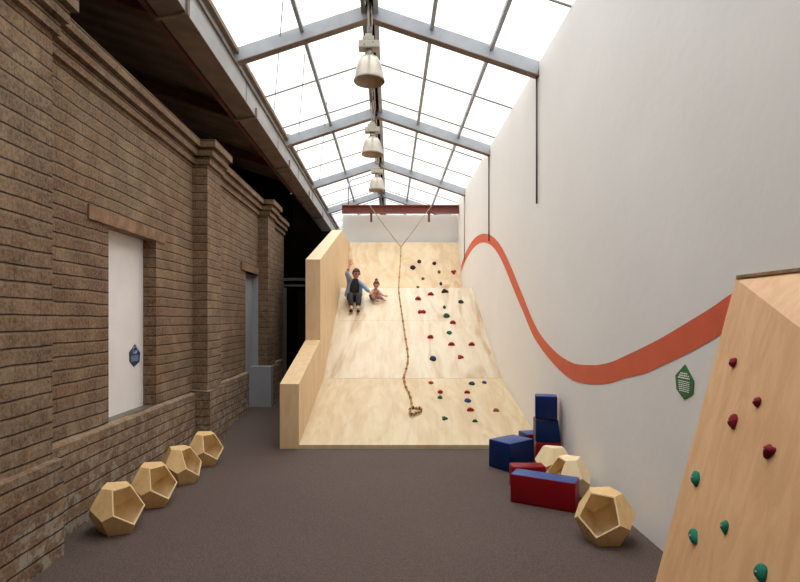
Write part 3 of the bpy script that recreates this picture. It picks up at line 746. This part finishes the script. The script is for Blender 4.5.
dodeca((-2.126, 4.151), -27.6, M['ply_seat'], 'hollow dodecahedron seat by the brick wall, nearest the viewer')
dodeca((-2.103, 4.735), -29.2, M['ply_seat'], 'second nearest dodecahedron seat in the row by the brick wall')
dodeca((-2.106, 5.369), -12.0, M['ply_seat'], 'third dodecahedron seat along the brick wall, with narrow opening')
dodeca((-2.093, 6.04), -32.9, M['ply_seat'], 'farthest dodecahedron seat in the row by the brick wall')
dodeca((1.60, 3.975), -127, M['ply_seat'], 'dodecahedron seat beside the white wall, opening toward the viewer', s=1.03, wide=1.05)
dodeca((1.66, 4.98), 186.7, M['ply_pale'], 'pale dodecahedron seat behind the long red block, opening to left')
dodeca((1.68, 5.47), 70, M['ply_pale'], 'pale closed looking dodecahedron seat in front of the block stack', s=.97)

# ------------------------------------------------------------------ foam blocks
def block(name, label, c, dims, rz_, z0, mats, taper=(0, 0), parts=None):
    """mats = (top, front, right, left, back); local -Y is the front"""
    bm = bmesh.new(); bmesh.ops.create_cube(bm, size=1)
    for v in bm.verts:
        top = v.co.z > 0
        x = v.co.x * dims[0]; 
        if top: x += (-taper[0] if v.co.x > 0 else taper[1])
        v.co = Vector((x, v.co.y * dims[1], (v.co.z + .5) * dims[2]))
    bmesh.ops.bevel(bm, geom=bm.edges[:] + bm.verts[:], offset=.014, segments=3, profile=.5, affect='EDGES')
    bm.normal_update()
    for f_ in bm.faces:
        n_ = f_.normal; f_.smooth = True
        a = [n_.z, -n_.y, n_.x, -n_.x, n_.y]; f_.material_index = a.index(max(a)) if max(a) > abs(min(n_.z, 0)) else 1
    me = bpy.data.meshes.new(name); bm.to_mesh(me); bm.free()
    for m in mats: me.materials.append(M[m])
    o = bpy.data.objects.new(name, me); C.objects.link(o); o.location = (c[0], c[1], z0); o.rotation_euler = (0, 0, rz_)
    return tag(o, label, 'foam block', 'vinyl covered foam blocks by the white wall')
# big blue cube, seen on its corner
Fc = Vector((1.281, 5.685)); ux = Vector((.8, .6)); uy = Vector((-.6, .8))
cc = Fc + ux * .198 + uy * .15
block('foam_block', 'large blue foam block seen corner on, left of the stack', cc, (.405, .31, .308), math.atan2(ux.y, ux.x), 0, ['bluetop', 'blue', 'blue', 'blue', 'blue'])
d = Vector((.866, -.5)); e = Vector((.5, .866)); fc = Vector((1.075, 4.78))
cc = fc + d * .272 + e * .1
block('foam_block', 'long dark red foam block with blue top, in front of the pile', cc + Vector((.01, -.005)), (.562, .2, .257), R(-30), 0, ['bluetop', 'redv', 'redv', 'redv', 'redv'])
block('foam_block', 'low red foam block tucked behind the long red one', (1.34, 5.20), (.325, .16, .222), 0, 0, ['redv'] * 5)
block('foam_block', 'red foam block at the bottom of the stack by the wall', (1.780, 6.036), (.275, .2, .262), R(-6), 0, ['redv'] * 5)
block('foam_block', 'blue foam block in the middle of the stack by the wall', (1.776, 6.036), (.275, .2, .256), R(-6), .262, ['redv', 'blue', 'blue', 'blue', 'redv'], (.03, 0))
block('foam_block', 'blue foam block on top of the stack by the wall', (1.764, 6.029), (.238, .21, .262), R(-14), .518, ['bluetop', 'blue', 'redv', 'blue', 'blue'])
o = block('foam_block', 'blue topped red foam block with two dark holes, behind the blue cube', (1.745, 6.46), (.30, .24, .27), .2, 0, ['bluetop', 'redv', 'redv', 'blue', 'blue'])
for x in (.0, .075):
    h = MB().lathe([(0, .2735), (.022, .2735), (.024, .2705)], n=14).build('hole', M['bolt']); h.parent = o; h.location = (x, -.02 - x * .2, 0)

# ------------------------------------------------------------------ climbing rope
J = P(401, 247, 14.75)
rp = thing('climbing_rope', 'knotted ochre rope hanging from the beam and lying down the ramp', 'rope', J)
for x, nm in ((370.5, 0), (430.8, 1)):
    e_ = P(x, 206.5, 14.80)
    MB().tube([e_, (e_ + J) / 2 + Vector((0, 0, -.02)), J], .010, 6).build('suspension_cord', M['cord'], rp)
    MB().ball(e_, .03).build('cord_knot', M['cord'], rp)
path = [J]
for t_ in (.35, .7):
    path.append(J.lerp(P(398.6, 287.5, 12.5), t_) + Vector((.01 * (1 - t_), 0, -.0)))
pxs = [(398.7, 288.6), (399.3, 296), (400.5, 305), (402, 315), (403.5, 325), (405.3, 337), (407.2, 350), (408, 360), (406.5, 368), (404.2, 376), (404, 380), (405.5, 387), (409, 394), (411, 401), (412.2, 408)]
for q in pxs:
    h_ = ramp_hit(*q); path.append(h_[0] + h_[1] * .022)
# coil at the end
cp, cn = ramp_hit(415.5, 411)
lp = []
for a, q in enumerate([(416.5, 409.3), (420.4, 409.4), (421, 411.9), (418.5, 414), (415, 415.6), (412.4, 417), (410, 414.8), (410.2, 411.6), (412.2, 410)]):
    h_ = ramp_hit(*q); lp.append(h_[0] + h_[1] * (.018 + a * .004))
pa = smooth_path(path + lp, 8)
b = MB(); rs = [.013 + .002 * math.sin(i * 1.7) for i in range(len(pa))]
b.tube(pa, rs, 8); b.build('strand', M['rope'], rp)
for i in range(6, len(pa) - 6, 6):
    m_ = M['tape'] if i in (66, 72, 102, 108) else (M['dknot'] if (i // 6) % 2 else M['rope'])
    MB().ball(pa[i], .021 if m_ is not M['tape'] else .025, 10, 6, sz=1.2).build('knot', m_, rp)

# ------------------------------------------------------------------ people
def skin(name, chains, mat, parent, sub=2, extra=None):
    """chains: [[(vec, radius), ...], ...] joined where points coincide; first point is the root"""
    vs_, rd, ed, idx = [], [], [], {}
    for ch in chains:
        last = None
        for p, r in ch:
            key = (round(p[0], 4), round(p[1], 4), round(p[2], 4))
            if key not in idx: idx[key] = len(vs_); vs_.append(tuple(p)); rd.append(r)
            if last is not None and last != idx[key]: ed.append((last, idx[key]))
            last = idx[key]
    me = bpy.data.meshes.new(name); me.from_pydata(vs_, ed, []); 
    o = bpy.data.objects.new(name, me); C.objects.link(o)
    mo = o.modifiers.new('skin', 'SKIN'); mo.use_smooth_shade = True
    sv = me.skin_vertices[0].data if me.skin_vertices else None
    if sv is None:
        bpy.context.view_layer.objects.active = o
        sv = me.skin_vertices.new().data
    # a root for every loose island
    seen = set(); adj = {i: [] for i in range(len(vs_))}
    for a, c in ed: adj[a].append(c); adj[c].append(a)
    for i in range(len(vs_)):
        sv[i].radius = (rd[i], rd[i]); sv[i].use_root = False
        if i not in seen:
            sv[i].use_root = True; st_ = [i]
            while st_:
                k_ = st_.pop()
                if k_ in seen: continue
                seen.add(k_); st_ += adj[k_]
    mo2 = o.modifiers.new('sub', 'SUBSURF'); mo2.levels = sub; mo2.render_levels = sub
    dg = bpy.context.evaluated_depsgraph_get(); dg.update()
    ev = bpy.data.meshes.new_from_object(o.evaluated_get(dg))
    bpy.data.objects.remove(o)
    mb = MB(); mb.add([v.co.copy() for v in ev.vertices], [tuple(p.vertices) for p in ev.polygons], 0, True)
    if extra: extra(mb)
    bpy.data.meshes.remove(ev)
    return mb.build(name, mat, parent)
def hand(wr, d, side, s=1.0):
    """palm and five fingers; wr wrist, d direction, side = thumb direction"""
    d = d.normalized(); side = (side - d * side.dot(d)).normalized(); n_ = d.cross(side)
    palm = wr + d * .045 * s; ch = [[(wr, .020 * s), (palm, .026 * s), (wr + d * .075 * s, .026 * s)]]
    kn = wr + d * .075 * s
    for k_, ln in ((.027, .062), (.009, .072), (-.009, .067), (-.026, .052)):
        b0 = kn + side * k_ * s
        ch.append([(kn - d * .02 * s + side * k_ * .6 * s + n_ * .001, .008 * s), (b0 + d * .01 * s, .0085 * s), (b0 + d * ln * .55 * s + n_ * .006 * s + side * k_ * .15, .0078 * s), (b0 + d * ln * s + n_ * .014 * s + side * k_ * .25, .006 * s)])
    tb = wr + d * .025 * s + side * .018 * s
    ch.append([(tb, .010 * s), (tb + (d * .5 + side * .85) * .03 * s, .0095 * s), (tb + (d * .85 + side * .75) * .055 * s, .0075 * s)])
    return ch
def face(c, r, fwd, up):
    """adds a head with brow, nose, mouth, ears to a mesh"""
    fwd = fwd.normalized(); up = (up - fwd * up.dot(fwd)).normalized(); rt = fwd.cross(up)
    def put(mb):
        t = MB(); t.ball((0, 0, 0), r, 24, 16, .80, .95, 1.18)
        vs_ = []
        for v in t.v:
            x, y, z = v
            if y > 0 and z < 0: x *= 1 + z / r * .18; y *= 1 + z / r * .05       # jaw
            if y > 0:
                y += .20 * r * math.exp(-((x / (.13 * r)) ** 2 + ((z + .12 * r) / (.20 * r)) ** 2))   # nose
                y -= .07 * r * math.exp(-(((abs(x) - .32 * r) / (.16 * r)) ** 2 + ((z - .08 * r) / (.13 * r)) ** 2))  # eyes
                y += .05 * r * math.exp(-((x / (.28 * r)) ** 2 + ((z + .52 * r) / (.10 * r)) ** 2))
            vs_.append(c + rt * x + fwd * y + up * z)
        mb.add(vs_, t.f, 0, True)
        for sx in (-1, 1):
            e_ = MB(); e_.ball((0, 0, 0), r * .2, 10, 6, .45, .7, 1.1)
            mb.add([c + rt * (v[0] + sx * .80 * r) + fwd * v[1] + up * v[2] for v in e_.v], e_.f, 0, True)
    return put
def hairmesh(c, r, fwd, up, name, mat, parent, bun=None, long_=0):
    fwd = fwd.normalized(); up = (up - fwd * up.dot(fwd)).normalized(); rt = fwd.cross(up)
    t = MB(); t.ball((0, 0, 0), r * 1.1, 24, 16, .84, .98, 1.16); vs_ = []; fs = []
    ok = []
    for v in t.v:
        x, y, z = v
        inface = y > .35 * r and z < .42 * r
        low = z < -(.35 + long_) * r
        ok.append(not (inface or low))
        q = Vector((x, y, z)); q *= 1 + .04 * noise.noise(q * 40)
        vs_.append(c + rt * q.x + fwd * q.y + up * q.z)
    fs = [f_ for f_ in t.f if sum(ok[i] for i in f_) >= len(f_) - 1]
    mb = MB(); mb.add(vs_, fs, 0, True)
    if bun is not None: mb.ball(bun[0], bun[1], 14, 10)
    if long_:
        for sx in (-1, 1): mb.tube([c + rt * sx * .72 * r + up * .1 * r - fwd * .1 * r, c + rt * sx * .86 * r - up * .8 * r - fwd * .1 * r, c + rt * sx * .7 * r - up * 1.5 * r], [.34 * r, .32 * r, .1 * r], 8)
    o = mb.build(name, mat, parent)
    sl = o.modifiers.new('thick', 'SOLIDIFY'); sl.thickness = .008; sl.offset = -1
    return o

# woman in a pale blue jacket, one arm raised
W_ = thing('person', 'person with dark hair in pale blue jacket sliding with one arm raised', 'person', P(354, 300, 11.95), 'people sliding down the ramp')
pel = P(353.6, 296, 11.96); sp = P(354.2, 290, 11.95); ch_ = P(354.8, 284, 11.93); nk = P(355.5, 279.3, 11.90); hd = P(356.2, 273.6, 11.86)
shL = P(350.2, 281.2, 11.92); shR = P(360.3, 281.6, 11.92)
elL = P(346.8, 273.5, 11.72); wrL = P(349.4, 266.2, 11.74)
elR = P(366, 288.5, 11.78); wrR = P(370.2, 292.8, 11.74)
hL = P(351.3, 297, 11.92); hR = P(357.4, 297, 11.92)
kL = P(349.8, 294.6, 11.60); kR = P(359.0, 294.9, 11.60)
aL = P(351.6, 309.0, 11.42); aR = P(358.0, 309.0, 11.42)
up_ = Vector((0, 0, 1))
hf = face(hd, .098, Vector((.45, -1, -.25)), up_)
chains = [[(pel, .075), (sp, .07), (ch_, .085), (nk, .042), (hd - Vector((0, 0, .05)), .045)], [(ch_, .085), (shL, .045), (elL, .036), (wrL, .021)], [(ch_, .085), (shR, .045), (elR, .036), (wrR, .021)],
          [(pel, .075), (hL, .06), (kL, .05), (aL, .034)], [(pel, .075), (hR, .06), (kR, .05), (aR, .034)]]
chains += hand(wrL, Vector((.03, 0, .2)), Vector((1, 0, 0)), 1.15) + hand(wrR, Vector((.1, -.03, -.09)), Vector((0, 0, 1)), 1.05)
skin('body', chains, M['skin'], W_, 2, hf)
skin('shirt', [[(pel + Vector((0, -.01, .0)), .125), (sp + Vector((0, -.015, 0)), .118), (ch_ + Vector((0, -.02, .01)), .118), (nk + Vector((0, -.005, -.01)), .07), (nk + Vector((0, 0, .03)), .055)]], M['blackc'], W_)
jl = P(345.6, 297.3, 11.94)
skin('jacket', [[(ch_ + Vector((0, .045, .03)), .085), (shL, .062), (elL, .052), (elL.lerp(wrL, .45), .042)], [(ch_ + Vector((0, .045, .03)), .085), (shR, .062), (elR, .05), (elR.lerp(wrR, .8), .04)],
                [(shL, .062), (P(349.2, 287, 11.93), .064), (P(348, 292.5, 11.94), .066), (jl, .07)], [(shR, .062), (P(360.4, 287, 11.95), .052), (P(360.6, 292, 11.97), .05), (P(361, 296.5, 12.02), .04)],
                [(ch_ + Vector((0, .045, .03)), .085), (sp + Vector((0, .06, 0)), .085), (pel + Vector((0, .06, .02)), .08)]], M['denim'], W_)
skin('cuff', [[(elL.lerp(wrL, .40), .046), (elL.lerp(wrL, .58), .044)]], M['charcoal'], W_, 1)
skin('trousers', [[(pel + Vector((0, 0, -.01)), .115), (hL, .092), (kL, .072), (kL.lerp(aL, .85), .058)], [(pel + Vector((0, 0, -.01)), .115), (hR, .092), (kR, .072), (kR.lerp(aR, .85), .058)]], M['charcoal'], W_)
for a_, s_ in ((aL, -1), (aR, 1)):
    skin('sock', [[(a_ + Vector((0, .01, .04)), .04), (a_ + Vector((0, -.02, -.0)), .042)]], M['whitec'], W_, 1)
    skin('shoe', [[(a_ + Vector((0, .0, -.035)), .036), (a_ + Vector((.01 * s_, -.07, -.045)), .04), (a_ + Vector((.015 * s_, -.16, -.035)), .034)]], M['blackc'], W_, 1)
hairmesh(hd, .098, Vector((.45, -1, -.25)), up_, 'hair', M['hair'], W_)
fw = Vector((.45, -1, -.25)).normalized(); rt = fw.cross(up_).normalized(); u2 = rt.cross(fw)
b = MB()
for s_ in (-1, 1): b.ball(hd + fw * .092 + rt * s_ * .034 + u2 * .008, .024, 10, 6, 1, .35, .7)
b.tube([hd + fw * .102 + rt * -.07, hd + fw * .106, hd + fw * .102 + rt * .07], .004, 5); b.build('glasses', M['glasses'], W_)

# child in pink
K_ = thing('person', 'small child in pink top with hair bun sitting beside the adult', 'person', P(374, 300, 12.0), 'people sliding down the ramp')
pel = P(374.2, 296.2, 12.0); ch_ = P(375.2, 291.4, 11.98); nk = P(375.8, 288.6, 11.95); hd = P(376.4, 284.6, 11.90)
shL = P(372.6, 290.6, 11.97); shR = P(378.2, 290.6, 11.97)
elL = P(371.4, 294.2, 11.86); wrL = P(373.4, 297.0, 11.78); elR = P(381.0, 294.0, 11.88); wrR = P(384.2, 295.8, 11.82)
hL = P(372.9, 297, 11.97); hR = P(376.2, 297, 11.97)
kL = P(372.6, 297.6, 11.78); kR = P(380.2, 297.0, 11.86); aL = P(377.2, 300.8, 11.76); aR = P(384.0, 300.2, 11.86)
fdir = Vector((.1, -1, -.35)); hf = face(hd, .078, fdir, up_)
chains = [[(pel, .06), (ch_, .055), (nk, .028), (hd - Vector((0, 0, .04)), .03)], [(ch_, .055), (shL, .026), (elL, .021), (wrL, .015)], [(ch_, .055), (shR, .026), (elR, .021), (wrR, .015)],
          [(pel, .06), (hL, .045), (kL, .034), (aL, .022), (aL + Vector((.05, -.03, .0)), .02)], [(pel, .06), (hR, .045), (kR, .034), (aR, .022), (aR + Vector((.05, -.03, .0)), .02)]]
chains += hand(wrL, Vector((.1, -.05, -.06)), Vector((0, 0, 1)), .65) + hand(wrR, Vector((.1, -.04, -.02)), Vector((0, 0, 1)), .65)
skin('body', chains, M['skin'], K_, 2, hf)
skin('top', [[(pel + Vector((0, 0, .02)), .078), (ch_, .072), (nk + Vector((0, 0, -.02)), .036)], [(ch_, .07), (shL, .038), (elL, .032), (elL.lerp(wrL, .6), .027)], [(ch_, .07), (shR, .038), (elR, .032), (elR.lerp(wrR, .6), .027)]], M['pink'], K_)
skin('trousers', [[(pel, .078), (hL, .058), (kL, .044), (kL.lerp(aL, .8), .033)], [(pel, .078), (hR, .058), (kR, .044), (kR.lerp(aR, .8), .033)]], M['mauve'], K_)
hairmesh(hd, .078, fdir, up_, 'hair', M['hair_red'], K_, bun=(hd + Vector((0, .01, .108)), .036))
